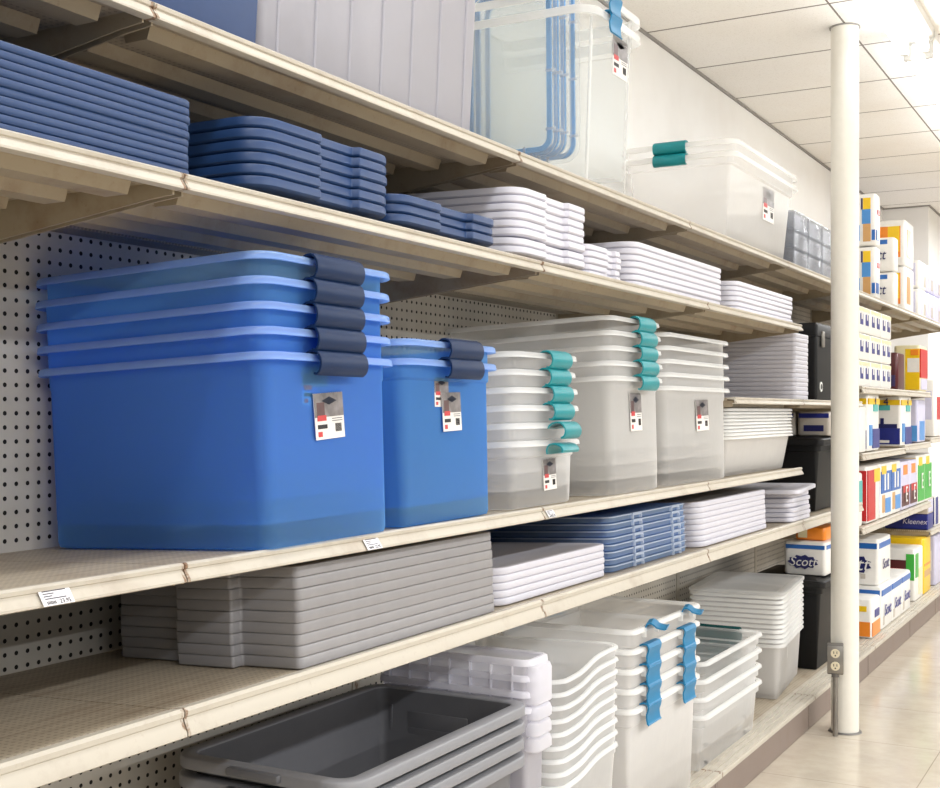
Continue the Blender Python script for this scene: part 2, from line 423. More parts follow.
names_D = ['empty cream shelf section at lower left, stained and bare', 'lower shelf section holding the grey lids', 'lower shelf section holding the icy blue cases', 'lower shelf section under the white lids with seam at right', 'lower shelf section carrying the black tote beside post']
for i, n in enumerate(names_D): shelf(SY[i], SY[i+1], ZD, XF, n, 1.25, 'lower shelves', TILT)
shelf(4.125, SY[4], ZE, XF, 'short shelf just below the stacked white bins, left part', .68, 'short shelves near the post')
shelf(SY[4], SY[5], ZE, XF, 'short shelf beside the post under the black tool box', .68, 'short shelves near the post')
shelf(SY[5], SY[6], 1.41, XF, 'white shelf under the three tiers of small roll packs', 1, 'paper goods shelves')
shelf(SY[6], SY[7], 1.41, XF, 'white shelf under the yellow and red pack', 1, 'paper goods shelves')
shelf(SY[5], SY[6], 1.08, XF, 'white shelf under the navy printed packs, nearest the post', 1, 'paper goods shelves')
shelf(SY[6], SY[7], 1.095, XF, 'white shelf under the pale blue translucent pack', 1, 'paper goods shelves')
shelf(SY[5], SY[6], .715, XF, 'white shelf under the red and blue paper packs', 1, 'paper goods shelves')
shelf(SY[6], SY[7], .715, XF, 'white shelf under the green paper packs', 1, 'paper goods shelves')
shelf(SY[7], SY[8], .53, XF, 'low white shelf under the navy tissue box at far right', 1, 'paper goods shelves')
shelf(SY[7], SY[8], 1.12, XF, 'white shelf farthest right at frame edge', 1, 'paper goods shelves')
# base decks
names_X = ['base deck section at left under the grey tubs', 'base deck section beneath the grey tubs and lavender tubs', 'base deck section under clear bins with bright blue latches', 'base deck section under the tall lidded bin stack',
           'base deck section under the black tote behind the post', 'base deck section under the orange printed pack', 'base deck section under the maroon and green pack', 'base deck section farthest along the aisle']
for i, n in enumerate(names_X):
    y0, y1 = SY[i]+.001, SY[i+1]-.001; z = .132
    t = thing('base_deck', n, 'shelf', (0, 0, 0), 0, 'base decks')
    b = bmesh.new(); box(b, XP+.004, XD-.10, y0, y1, z-.012, z); obj('deck', b, 'deck', t, smooth=False)
    b = bmesh.new()
    pr = [(XD-.10, z-.012), (XD-.10, z)]
    for k in range(4):
        x = XD-.098+k*.024; pr += [(x, z+.001), (x+.017, z+.001), (x+.018, z-.004), (x+.0228, z-.004)]
    pr += [(XD-.002, z), (XD, z-.003), (XD, z-.016), (XD-.01, z-.016), (XD-.01, z-.012)]
    extrude_y(b, pr, y0, y1); obj('front_strip', b, 'cream', t, smooth=False)
    b = bmesh.new(); box(b, XD-.03, XD-.018, y0, y1, 0.002, z-.016); box(b, XD-.0185, XD-.0165, y1-.02, y1-.008, .004, z-.03); obj('kick_plate', b, 'kick', t, smooth=False)
names_P = ['pegboard back panel at left edge behind the blue bins', 'pegboard back panel behind the grey lids and blue lids', 'pegboard back panel behind clear bins with bright blue latches',
           'pegboard back panel behind the tall lidded stack', 'pegboard back panel behind the black totes', 'pegboard back panel behind the tiers of small roll packs',
           'pegboard back panel behind the yellow and red pack', 'pegboard back panel farthest right']
for i, n in enumerate(names_P):
    b = bmesh.new(); box(b, XP-.008, XP, SY[i]+.016, SY[i+1]-.016, 0, 2.02 if i < 5 else 1.99)
    tag(obj('pegboard_panel', b, 'peg', smooth=False), n, 'pegboard', 'pegboard panels')
names_U = ['slotted upright post at left behind the blue lids', 'slotted upright behind the white tilted lids', 'slotted upright behind the tall lidded stack', 'slotted upright between white bins and black totes',
           'slotted upright just right of the round post', 'slotted upright behind the yellow and red pack', 'slotted upright behind the tissue boxes at right']
for i, n in enumerate(names_U):
    y = SY[i+1]; b = bmesh.new(); box(b, XP-.03, XP+.003, y-.0155, y+.0155, 0, 2.03)
    tag(obj('shelf_upright', b, 'cream', smooth=False), n, 'upright', 'slotted uprights')

# price tags stuck on the middle shelf's lip
def price_tag(parent, y, z, w=.052, h=.024, txt='23.95'):
    sl = math.atan2(.007, .012)
    t = bpy.data.objects.new('price_tag', None)
    b = bmesh.new(); box(b, -w/2, w/2, -h/2, h/2, 0, .0008)
    o = obj('price_tag', b, 'tag', parent, (.0046, y, -.0165), None, False)
    o.rotation_euler = (PI/2-sl, 0, PI/2); o['label'] = 'small white price tag'
    b = bmesh.new()
    for k, (x0, x1) in enumerate(((-.4, .35), (-.4, -.05), (-.4, -.12), (-.38, .3))):
        yy = h*(.36-k*.15); box(b, x0*w, x1*w, yy-.0007, yy+.0007, .0008, .0011)
    obj('print', b, 'ink', o, smooth=False)
    text_mesh(txt, .0085, 'inkblack', o, 'price', (w*.22, -h*.33, .001), ext=.0002)
    b = bmesh.new()
    for k in range(7): box(b, -w*.36+k*.0022, -w*.36+k*.0022+.0012, -h*.42, -h*.24, .0008, .0011)
    obj('barcode', b, 'inkblack', o, smooth=False)
price_tag(shC[0], 1.142, ZC3)
price_tag(shC[1], 1.885, ZC3, .048, .024)
price_tag(shC[2], 2.545+.10, ZC3, .04, .02)

# ------------------------------------------------------------------ bins
def latch_mesh(w, h, bulge, th=.0035, curl=.5, axis='x'):
    """C shaped clip: grips the rim at its top and bulges outwards (+x)."""
    path = [(-.014, .001), (-.006, .005), (.004, .005)]
    for k in range(9):
        a = PI/2-k/8*PI*.92
        path.append((.004+bulge*math.cos(a)*1.0, -h/2+.004+(h/2)*math.sin(a)))
    path.append((.001, -h+.006))
    pr = sheet_profile(path, th)
    b = bmesh.new()
    lo = []
    for y, s in ((-w/2, .86), (-w/2+.003, 1), (w/2-.003, 1), (w/2, .86)):
        cx = sum(p.x for p in pr)/len(pr); cz = sum(p.y for p in pr)/len(pr)
        lo.append([Vector((p.x if s == 1 else cx+(p.x-cx)*.97, y, p.y if s == 1 else cz+(p.y-cz)*.95)) for p in pr])
    loft(b, lo)
    return b
def strap_mesh(w, h, th=.004):
    path = [(-.014, .002), (-.004, .006), (.008, .005), (.013, -.004), (.011, -.014), (.007, -h*.45), (.008, -h*.72), (.010, -h*.9), (.014, -h*.97)]
    b = bmesh.new(); pr = sheet_profile(path, th)
    loft(b, [[Vector((p.x, y, p.y)) for p in pr] for y in (-w/2, w/2)])
    bmesh.ops.recalc_face_normals(b, faces=b.faces)
    return b
def bin_parts(t, hx, hy, h, taper, r, mat, rim, out=.016, rim_h=.011, band=.042, step=.007, floor_in=.012, wave=None, ribs=0, inner=False):
    """open tapered bin; hx,hy are half sizes over the rim."""
    px, py = hx-out, hy-out
    b = bmesh.new(); P = rect(px, py)
    if wave: P = P[:2]+[(px, -py*.5), (px, 0), (px, py*.5)]+P[2:]
    tb = taper*(1-band/h)
    prof = [(taper+step+floor_in, 0), (taper+step+.003, .002), (taper+step, .010), (step+taper-tb, h-band), (.001, h-band+.005), (0, h-.002)]
    ploft(b, P, r, prof, True, False)
    if ribs:
        for k in range(ribs):
            y = -py*.82+k*(2*py*.82)/(ribs-1)
            for s in (1, -1):
                cyl(b, (s*(px-taper-step-.001), y, .012), (s*(px-step-.001), y, h-band), .004, 8)
    if inner:
        ploft(b, P, r, [(taper+step+floor_in+.003, .004), (taper+step+.004, .010), (step+taper-tb+.004, h-band), (.005, h-band+.005), (.004, h-.002)], True, False)
    if wave:
        for v in b.verts: v.co.z += wave(v.co.x, v.co.y)*max(0, min(1, (v.co.z-h*.35)/(h*.5)))
    body = obj('bin_body', b, mat, t, ang=.7)
    b = bmesh.new()
    ploft(b, P, r, [(.004, h-.004), (-.001, h-.006), (-out+.003, h-rim_h+.002), (-out, h-rim_h-.003), (-out-.0025, h-rim_h-.002), (-out-.001, h-.003), (-out+.004, h), (.002, h), ], False, False, True, warp=None)
    if wave:
        for v in b.verts: v.co.z += wave(v.co.x, v.co.y)
    obj('rim', b, rim, t, ang=.9)
    return body
def label_card(parent, x, y, z, w=.062, h=.070, tilt=.12, axis=0, big=True):
    """printed card hanging on a front face (+x)"""
    e = obj('product_label', (lambda b: (box(b, 0, .0012, -w/2, w/2, -h/2, h/2), b)[1])(bmesh.new()), 'card', parent, (x, y, z), (tilt, 0, axis), False)
    def pch(nm, y0, y1, z0, z1, m, d=.0004):
        b = bmesh.new(); box(b, .0012, .0012+d, y0*w, y1*w, z0*h, z1*h); obj(nm, b, m, e, smooth=False)
    pch('picture', -.5, .5, -.02, .5, 'photo')
    pch('picture_dark', -.42, -.16, -.0, .30, 'photodark', .0006)  # dark block of the printed picture
    b = bmesh.new(); vs = [b.verts.new((.002, yy*w, zz*h)) for yy, zz in ((-.25, .33), (.0, .24), (.28, .32), (.02, .42))]; b.faces.new(vs); ex = bmesh.ops.extrude_face_region(b, geom=b.faces[:]); obj('picture_lid', b, 'photonavy', e, smooth=False)
    pch('logo', -.42, -.12, -.10, .02, 'red', .0009)
    pch('strip', -.42, -.1, -.27, -.18, 'inkblack', .0006)
    pch('emblem', -.42, -.28, -.44, -.33, 'red', .0006)
    b = bmesh.new()
    for k in range(7): box(b, .0012, .0017, (.18+k*.032)*w, (.18+k*.032+.018)*w, -.36*h, -.18*h)
    obj('barcode', b, 'inkblack', e, smooth=False)
    b = bmesh.new()
    for k in range(2): box(b, .0012, .0016, .08*w, .44*w, (-.06-.05*k)*h, (-.075-.05*k)*h)
    obj('small_print', b, 'ink', e, smooth=False)
    return e

def stack(n, pitch, base, make, what, cat, group, jit=.0025, rz=.006, labels=None, tilt=0, yaw=0):
    proto = make(); out = []
    for i in range(n):
        o = proto if i == 0 else copy_tree(proto)
        zb = on(base[2], base[0]) if tilt else base[2]
        o.location = (base[0]+random.uniform(-jit, jit)*(i > 0)+tilt*i*pitch, base[1]+random.uniform(-jit, jit)*(i > 0), zb+i*pitch+.0004)
        o.rotation_euler = (0, tilt, yaw+random.uniform(-rz, rz)*(i > 0))
        tag(o, labels[i] if labels else nth(i, n, what), cat, group)
        out.append(o)
    return out
def add_labels(binobj, specs):
    for s in specs: label_card(binobj, *s)

# C1 / C2 / C4: the latch-front totes
def tote(hx, hy, h, taper, mat, rim, latch=None, lw=.145, lh=.041, ly=0, lb=.013, **k):
    def mk():
        t = thing('storage_bin', 'x', 'storage bin')
        bin_parts(t, hx, hy, h, taper, .032, mat, rim, **k)
        if latch:
            obj('latch', latch_mesh(lw, lh, lb), latch, t, (hx+.001, ly, h))
        return t
    return mk
cx1 = (-1.252-1.785)/2; HX = .2665
s1 = stack(5, .0408, (cx1+.018, 1.760, ZC3), tote(HX, .208, .323, .004, 'bluebin', 'bluerim', 'navy', ly=-.008, step=.003), 'nested large blue bins with navy latches left', 'storage bin', 'large blue latch bins', tilt=TILT, yaw=.02)
FX = HX-.016-.004
add_labels(s1[0], [(FX+.0025, -.012, .218, .088, .080, .06)])
add_labels(s1[1], [(FX-.0015, -.045, .228, .075, .066, .0)])
s2 = stack(2, .038, (cx1+.004, 2.208, ZC3), tote(HX-.004, .213, .330, .008, 'bluebin', 'bluerim', 'navy', ly=.012, step=.005), 'two nested blue bins right of the large blue stack', 'storage bin', 'smaller pair of blue latch bins', tilt=TILT, yaw=.03,
           labels=['lower of the two nested blue bins beside the clear bins', 'upper of the two nested blue bins beside the clear bins'])
add_labels(s2[0], [(FX-.0035, .0, .226, .080, .080, .03)])
add_labels(s2[1], [(FX-.008, -.035, .228, .06, .06, 0)])
def mk3():
    return tote(.25, .188, .158, .010, 'clear', 'clearrim', None, step=.004)()
s3 = stack(6, .0415, (-1.512, 2.680, ZC3), mk3, 'six nested short clear bins with teal latches', 'storage bin', 'short clear bins with teal latches', .003, tilt=TILT)
for i, o in enumerate(s3):
    if i >= 2: obj('latch', latch_mesh(.112, .040, .015), 'teal', o, (.251, .03, .158))
    elif i == 1: obj('latch', latch_mesh(.125, .043, .02), 'teal', o, (.256, .04, .150), (0, -.55, .12))
    else:
        obj('latch', latch_mesh(.12, .040, .012), 'teal', o, (.253, .015, .137), (0, -1.25, .1))
    if i == 0: label_card(o, .2275, .02, .075, .07, .075, .03)
def mk4():
    return tote(HX, .203, .323, .006, 'clear', 'clearrim', 'teal', ly=.03, lw=.125, lb=.014, step=.004)()
s4 = stack(5, .0408, (cx1-.003, 3.258, ZC3), mk4, 'tall clear bins with teal latches', 'storage bin', 'tall clear bins with teal latches', tilt=TILT)
add_labels(s4[0], [(FX+.0015, -.005, .225, .085, .105, .02)])
def mk5():
    return tote(.25, .318, .304, .008, 'clear', 'clearrim', None, step=.004)()
s5 = stack(5, .0402, (-1.508, 3.80, ZC3), mk5, 'wide clear bins without latches on middle shelf', 'storage bin', 'wide clear latchless bins', tilt=TILT)
add_labels(s5[0], [(.2315, .04, .215, .12, .10, .02)])
def mk6():
    t = thing('storage_bin', 'x', 'storage bin'); bin_parts(t, .24, .43, .140, .03, .03, 'milky', 'milkyrim', band=.0115, rim_h=.007, out=.012, step=.002); return t
s6 = stack(9, .0124, (-1.518, 4.565, ZC3), mk6, 'long low milky underbed bins at middle shelf end', 'storage bin', 'long low milky bins', tilt=TILT)

# ------------------------------------------------------------------ lids
def lid_poly(hx, hy, notch=None, tab=None):
    """notch: (y0,y1,depth) on the +x edge;  tab: (x0,x1,out) on the -y edge"""
    P = [(-hx, -hy)]
    if tab: x0, x1, o = tab; P += [(x0, -hy, .006), (x0, -hy-o, .006), (x1, -hy-o, .006), (x1, -hy, .006)]
    P += [(hx, -hy)]
    if notch: y0, y1, d = notch; P += [(hx, y0, .004), (hx-d, y0+.006, .004), (hx-d, y1-.006, .004), (hx, y1, .004)]
    P += [(hx, hy), (-hx, hy)]
    return P
def lid_obj(poly, r, p, mat, skirt=0, name='storage_cover', gap=.16, top=1.0, bev=.004):
    b = bmesh.new(); q = p*top
    prof = []
    if skirt: prof += [(.022, -skirt), (.020, -skirt+.002), (.018, 0)]
    prof += [(bev*1.7, 0), (bev*.5, p*gap), (0, p*(gap+.10)), (0, q-bev*.9), (bev*.35, q-bev*.25), (bev*1.2, q), (.030, q), (.034, q-.003)]
    ploft(b, poly, r, prof)
    return obj(name, b, mat, ang=.75)
def lids(n, pitch, base, poly, r, mat, what, group, skirt=0, jit=.002, rz=.004, cat='storage lid', tilt=0, **k):
    proto = lid_obj(poly, r, pitch, mat, skirt, **k); out = []
    for i in range(n):
        o = proto if i == 0 else copy_tree(proto)
        zb = on(base[2], base[0]) if tilt else base[2]
        o.location = (base[0]+random.uniform(-jit, jit)+tilt*i*pitch, base[1]+random.uniform(-jit, jit), zb+i*pitch)
        o.rotation_euler = (0, tilt, random.uniform(-rz, rz))
        tag(o, nth(i, n, what), cat, group); out.append(o)
    return out
# B row
lids(10, .0116, (-1.465, .94, ZB+.001), lid_poly(.183, .50), .03, 'lidblue', 'long plain blue lids at upper left', 'long plain blue lids', gap=.12, bev=.002)
lids(6, .0198, (-1.472, 1.812, ZB+.020), lid_poly(.178, .213, (-.035, .085, .014)), .055, 'lidblue', 'blue notched lids, taller stack', 'tall stack of notched blue lids', 0, .001)
lids(3, .0195, (-1.472, 2.25, ZB+.018), lid_poly(.175, .215, (-.05, .085, .014)), .05, 'lidblue', 'blue notched lids, short stack', 'short stack of notched blue lids', 0, .002)
wl = lids(8, .0192, (-1.475, 2.755, ZB+.022), lid_poly(.180, .205, (-.06, .072, .014)), .05, 'lidwhite', 'white notched lids, stack tilted over edge', 'tilted stack of white notched lids', 0, .002)
for i, o in enumerate(wl):
    o.rotation_euler.y = .045 if i < 2 else .02
lids(5, .0175, (-1.475, 3.08, ZB), lid_poly(.175, .118, (.01, .07, .012)), .03, 'lidwhite', 'narrow white lids between two white stacks', 'narrow white lids')
lids(7, .0188, (-1.475, 3.685, ZB), lid_poly(.18, .415), .05, 'lidwhite', 'long white lids above tall clear bins', 'long white lids on the second shelf')
lids(6, .0182, (-1.475, 4.635, ZB), lid_poly(.18, .40), .05, 'lidwhite', 'white lids at second shelf right end', 'white lids at the second shelf end')
# D row
lids(9, .0196, (-1.498, 2.062, ZD), lid_poly(.212, .358, None, (-.045, .085, .026)), .012, 'lidgrey', 'large grey lids under blue bins', 'large grey lids', 0, .0012, .001, tilt=TILT, gap=.05, bev=.0015)
lids(5, .0175, (-1.531, 2.79, ZD), lid_poly(.23, .318), .045, 'lidwhite', 'white lids between grey lids and icy cases', 'white lids beside the grey lids', tilt=TILT, gap=.1, bev=.003)
def mk_case():
    t = thing('organizer_case', 'x', 'organizer case'); b = bmesh.new(); p = .0192
    ploft(b, rect(.225, .315), .03, [(.006, 0), (.001, .002), (0, p*.8), (.002, p-.0014)])
    obj('case_body', b, 'icase', t)
    b = bmesh.new(); ploft(b, rect(.228, .318), .03, [(.003, p*.72), (0, p*.72), (0, p*.88), (.003, p*.88)], False, False, True); obj('rim', b, 'iedge', t)
    for yy in (-.12, .20):
        b = bmesh.new(); 
        for k in (0, 1): box(b, .223, .2325, yy-.034+k*.064, yy-.034+k*.064+.004, .001, p-.001)
        box(b, .223, .2325, yy-.034, yy+.034, p*.55, p-.001, .001)
        obj('latch_frame', b, 'iedge', t, smooth=False)
    return t
stack(8, .0194, (-1.540, 3.470, ZD), mk_case, 'icy blue organizer cases on lower shelf', 'organizer case', 'icy blue organizer cases', .001, .002, tilt=TILT)
lids(8, .0186, (-1.531, 4.275, ZD), lid_poly(.23, .405), .045, 'lidwhite', 'long white lids on lower shelf', 'long white lids on the lower shelf', tilt=TILT, gap=.1, bev=.003)
# D5: short white bins with tilted lid on top
lids(6, .0192, (-1.45, 5.075, ZD), lid_poly(.178, .150), .035, 'lidwhite', 'white trays beside the black tote', 'white trays on the lower shelf', 0, .004, .03, tilt=TILT, cat='tray', name='storage_tray', gap=.12, bev=.004)
ld = lid_obj(lid_poly(.19, .18), .03, .018, 'lidwhite', .0, gap=.1); ld.location = (-1.43, 5.03, ZD+.117); ld.rotation_euler = (.03, -.02, .05)
tag(ld, 'thick white lid lying askew on top of the white trays', 'storage lid')
# E1
lids(15, .0183, (-1.475, 5.170, ZE), lid_poly(.178, .110), .018, 'lidwhite', 'white trays left of black tool box', 'tall stack of white trays', 0, .0015, .004, cat='tray', name='storage_tray', gap=.08, bev=.003)

# ------------------------------------------------------------------ top shelf goods
t = thing('storage_tote', 'navy blue tote at top edge beside the grey tote', 'storage bin', (-1.50, 1.538, ZA))
bin_parts(t, .178, .168, .30, .016, .025, 'bluetote', 'bluetote', out=.012)
def mk_a2():
    t = thing('storage_tote', 'large grey translucent ribbed tote on the top shelf', 'storage bin', (-1.505, 2.075, ZA))
    bin_parts(t, .178, .42, .46, .02, .04, 'greyclear', 'greyclear', out=.014, ribs=7, inner=False); return t
mk_a2()
def mk_a3():
    t = thing('storage_bin', 'x', 'storage bin'); bin_parts(t, .235, .195, .47, .016, .035, 'clearer', 'milkyrim', out=.022, rim_h=.022, band=.05, step=.004)
    obj('latch', strap_mesh(.075, .058), 'cyan', t, (.236, -.055, .468))
    b = bmesh.new()
    cyl(b, (.191, -.13, .012), (.208, -.135, .40), .004, 8); obj('corner_rib', b, 'milkyrim', t); return t
a3 = stack(2, .050, (-1.545, 3.20, ZA), mk_a3, '', 'storage bin', 'clear bins with sky blue latches', 0, 0, labels=['lower of two nested clear bins with sky blue latches, top shelf', 'upper of two nested clear bins with sky blue latches, top shelf'])
label_card(a3[0],   .2085, .065, .385, .11, .11, .0)
def mk_gl():
    t = thing('gasket_cover', 'x', 'storage lid')
    b = bmesh.new(); P = rect(.155, .25)
    ploft(b, P, .05, [(.006, 0), (0, .003), (0, .013), (.006, .016)])
    obj('lid_panel', b, 'clearer', t)
    b = bmesh.new(); ploft(b, P, .05, [(.010, .014), (.010, .021), (.024, .021), (.024, .014)], False, False, True, seg=8); obj('gasket', b, 'gasket', t)
    for x0, x1, y0, y1 in [(.127, .157, yy-.004, yy+.004) for yy in (-.18, -.02, .14)]+[(xx-.004, xx+.004, -.252, -.222) for xx in (-.08, .06)]:
        b = bmesh.new(); box(b, x0, x1, y0, y1, .014, .023, .001); obj('clip', b, 'clearrim', t)
    return t
gl = mk_gl(); gdat = [(3.085, 'nearest of the clear blue gasket lids standing inside the top shelf bin'), (3.118, 'second of the clear blue gasket lids standing inside the top shelf bin'), (3.151, 'third of the clear blue gasket lids standing inside the top shelf bin'), (3.20, 'farthest of the clear blue gasket lids standing inside the top shelf bin')]
for i, (y, lb) in enumerate(gdat):
    o = gl if i == 0 else copy_tree(gl)
    o.location = (-1.600+.006*i, y, ZA+.088+.252); o.rotation_euler = (PI/2+.015, 0, -.03)
    tag(o, lb, 'storage lid', 'blue gasket lids inside the clear bin')
def mk_a4():
    t = thing('storage_bin', 'x', 'storage bin'); bin_parts(t, .225, .445, .318, .03, .03, 'milky', 'milkyrim', out=.018, rim_h=.018, band=.045)
    o = obj('latch', latch_mesh(.125, .042, .018), 'teal', t, (-.02, -.446, .318), (0, 0, -PI/2)); return t
a4 = stack(2, .045, (-1.54, 4.745, ZA), mk_a4, '', 'storage bin', 'clear bins with teal side latches', 0, 0, labels=['lower of two nested clear bins with teal side latches, top shelf', 'upper of two nested clear bins with teal side latches, top shelf'])
label_card(a4[0], .189, .10, .20, .16, .13, .0)
t = thing('drawer_unit', 'smoky clear three tier drawer unit on the top shelf behind post', 'drawers', (-1.50, 5.62, ZA))
b = bmesh.new()
for z in (0, .078, .156, .234): box(b, -.15, .15, -.38, .38, z, z+.006)
for y in (-.38, -.127, .127, .374): box(b, -.15, .15, y, y+.006, .006, .234)
box(b, -.152, -.148, -.38, .38, 0, .24); obj('cabinet_frame', b, 'acrylframe', t, smooth=False)
for z in (.008, .086, .164):
    for y in (-.25, 0, .25):
        b = bmesh.new(); ploft(b, rect(.14, .116, 0, 0), .006, [(.004, 0), (0, .004), (0, .058)], True, False); 
        ploft(b, rect(.004, .118, .147, 0), .002, [(0, -.001), (0, .062)])
        d = obj('drawer', b, 'acryl', t, (0, y, z+.001))
        b = bmesh.new(); box(b, .151, .158, -.03, .03, .038, .044, .001); obj('pull', b, 'acryl', d)

# ------------------------------------------------------------------ base deck goods
ZK = .133
def mk_f1():
    t = thing('storage_tub', 'x', 'tub')
    hx, hy, h = .212, .362, .388; b = bmesh.new(); P = rect(hx-.028, hy-.028)
    ploft(b, P, .032, [(.045, 0), (.034, .004), (.03, .02), (.004, h-.06), (.002, h-.012), (0, h-.004)], True, False)
    ploft(b, P, .032, [(.052, .005), (.04, .008), (.034, .022), (.008, h-.06), (.005, h-.012), (.004, h-.004)], True, False)
    obj('tub_body', b, 'tubgrey', t)
    b = bmesh.new()
    ploft(b, P, .032, [(.004, h-.006), (0, h-.006), (-.022, h-.006), (-.024, h-.022), (-.028, h-.022), (-.028, h-.003), (-.025, h), (.001, h), (.004, h-.002)], False, False, True, seg=8)
    obj('rim', b, 'tubrim', t, ang=1.0)
    for k in range(9):
        y = -.26+k*.065; b = bmesh.new(); box(b, hx-.031, hx-.005, y, y+.003, h-.026, h-.006); obj('rim_gusset', b, 'tubgrey', t, smooth=False)
    for s in (-1,):
        b = bmesh.new(); box(b, -.06, .06, s*(hy+.012), s*(hy-.008), h-.016, h-.001, .004); obj('handle', b, 'tubgrey', t)
    b = bmesh.new(); box(b, -.10, .06, hy-.0385, hy-.034, h-.17, h-.05, .002); box(b, -.15, -.143, hy-.0385, hy-.034, h-.2, h-.04, .001); obj('inner_panel', b, 'tubgrey', t)
    return t
stack(4, .037, (-1.440, 2.130, ZK), mk_f1, 'nested open grey tubs on base deck', 'tub', 'nested grey tubs', .001, .003)
def mk_f2():
    t = thing('storage_tub', 'x', 'tub'); hx, hy, h = .205, .058, .48
    bin_parts(t, hx, hy, h, .008, .02, 'lav', 'lavrim', out=.006, rim_h=.012, band=.07, step=.004)
    for k in range(7):
        x = -.17+k*.055; b = bmesh.new()
        box(b, x, x+.0025, -hy-.001, -hy+.012, h-.07, h-.006); obj('skirt_rib', b, 'lavrim', t, smooth=False)
    return t
sf2 = stack(4, .036, (-1.447, 2.552, ZK), mk_f2, 'slim lavender clear tubs beside grey tubs', 'tub', 'lavender clear tubs', .001, .002)
for i, o in enumerate(sf2):
    h = .48; z0, z1 = (h-.104, h-.012) if i == 3 else (h-.104, h-.0705)
    b = bmesh.new(); ploft(b, rect(.022, .046), .02, [(.004, z0), (0, z0+.004), (0, z1-.014), (.004, z1-.004), (.014, z1)]); obj('handle', b, 'lavrim', o, (.199, 0, 0))
def mk_f3():
    t = thing('storage_bin', 'x', 'storage bin'); hx, hy, h = .212, .193, .285
    wv = lambda x, y: (.014*math.tanh((y+.02)*17)-.002)*min(1, max(0, (x-.08)*14))
    bin_parts(t, hx, hy, h, .02, .04, 'clear', 'clearrim', out=.004, rim_h=.007, band=.03, step=.002, wave=wv); return t
stack(9, .0315, (-1.432, 2.805, ZK), mk_f3, 'wavy rimmed clear bins by lavender tubs', 'storage bin', 'wavy rimmed clear bins', .0015, .004)
def mk_f4():
    t = thing('storage_bin', 'x', 'storage bin'); hx, hy, h = .208, .285, .352
    bin_parts(t, hx, hy, h, .012, .022, 'milky', 'milkyrim', out=.010, rim_h=.010, band=.052, step=.005); return t
s = stack(5, .0535, (-1.430, 3.362, ZK), mk_f4, 'clear bins with bright blue latches, base deck', 'storage bin', 'clear bins with bright blue latches', .001, .002)
def twist(o, z):
    for yy in (-.158, .138):
        if z < 4: obj('latch', strap_mesh(.096, .055), 'cyan', o, (.209, yy, .352))
        else:
            obj('latch', strap_mesh(.078, .05), 'cyan', o, (.205, yy, .35), (0, -1.25, .25))
        for q in (-.05, .045):
            b = bmesh.new(); box(b, .2, .214, yy+q, yy+q+.006, .325, .35, .001); obj('hinge_lug', b, 'milkyrim', o)
for i, o in enumerate(s):
    twist(o, i)
    if i == 4:
        for yy in (-.158, .138):
            obj('latch', strap_mesh(.096, .055), 'cyan', o, (-.209, yy, .352), (0, 0, PI))
def mk_f5():
    t = thing('storage_bin', 'x', 'storage bin'); hx, hy, h = .203, .335, .185
    bin_parts(t, hx, hy, h, .016, .03, 'clear', 'clearrim', out=.010, rim_h=.010, band=.045, step=.006)
    b = latch_mesh(.19, .052, .014); obj('latch', b, 'dteal', t, (.02, hy+.001, h), (0, 0, PI/2))
    for yy in (-.2, .23):
        b = bmesh.new(); cyl(b, (.162, yy-.003, .007), (.162, yy+.003, .007), .006, 14); obj('caster', b, 'black', t)
    b = bmesh.new(); cyl(b, (.150, .20, .02), (.168, .28, .13), .008, 10); obj('corner_rib', b, 'clearrim', t)
    return t
stack(4, .057, (-1.452, 4.09, ZK), mk_f5, 'low clear bins with dark teal latches', 'storage bin', 'low clear bins with dark teal latches', .001, .002)
def mk_f6():
    t = thing('storage_bin', 'x', 'storage bin'); bin_parts(t, .19, .29, .222, .014, .035, 'milky', 'milkyrim', band=.018, out=.008, step=.003, rim_h=.009)
    b = bmesh.new(); cyl(b, (.15, -.02, .03), (.168, -.10, .19), .012, 10); obj('handle_rib', b, 'milkyrim', t)
    return t
stack(11, .0195, (-1.518, 5.14, ZK), mk_f6, 'tall milky bins beside deck black tote', 'storage bin', 'tall stack of milky bins', .001, .003, yaw=.1)
ld = lid_obj(lid_poly(.194, .295), .04, .016, 'clearrim', 0, gap=.1); ld.rotation_euler.z = .1; ld.location = (-1.518, 5.14, ZK+.222+.0195*10+.0005)
tag(ld, 'frosted lid closing the tall milky bin stack on the base deck', 'storage lid')

# ------------------------------------------------------------------ black totes and the tool box behind the post
def black_tote(loc, hx, hy, h, label):
    t = thing('black_tote', label, 'storage bin', loc); bin_parts(t, hx, hy, h-.02, .02, .03, 'black', 'black', out=.012, inner=False)
    b = bmesh.new(); ploft(b, rect(hx+.004, hy+.004), .03, [(.004, h-.03), (0, h-.028), (0, h-.006), (.006, h), (.04, h), (.05, h+.006)]); obj('lid', b, 'black2', t)
    b = bmesh.new(); box(b, hx-.002, hx+.012, -.05, .05, h-.07, h-.01, .004); obj('latch', b, 'steel', t)
    return t
black_tote((-1.465, 5.78, ZK), .175, .27, .40, 'black lidded tote on the base deck under a paper pack')
black_tote((-1.465, 5.76, ZD), .175, .28, .325, 'black lidded tote on the lower shelf beside white trays')
t = thing('tool_box', 'tall black tool box with metal latch on the short shelf', 'tool box', (-1.47, 5.72, ZE))
b = bmesh.new(); ploft(b, rect(.172, .30), .015, [(.008, 0), (.002, .006), (0, .02), (0, .28)]); obj('box_body', b, 'black', t)
b = bmesh.new(); ploft(b, rect(.176, .304), .015, [(0, .282), (0, .325), (.01, .34), (.04, .342)]); obj('lid', b, 'black2', t)
b = bmesh.new(); box(b, .172, .184, -.235, -.195, .235, .305, .004); obj('latch', b, 'steel', t)
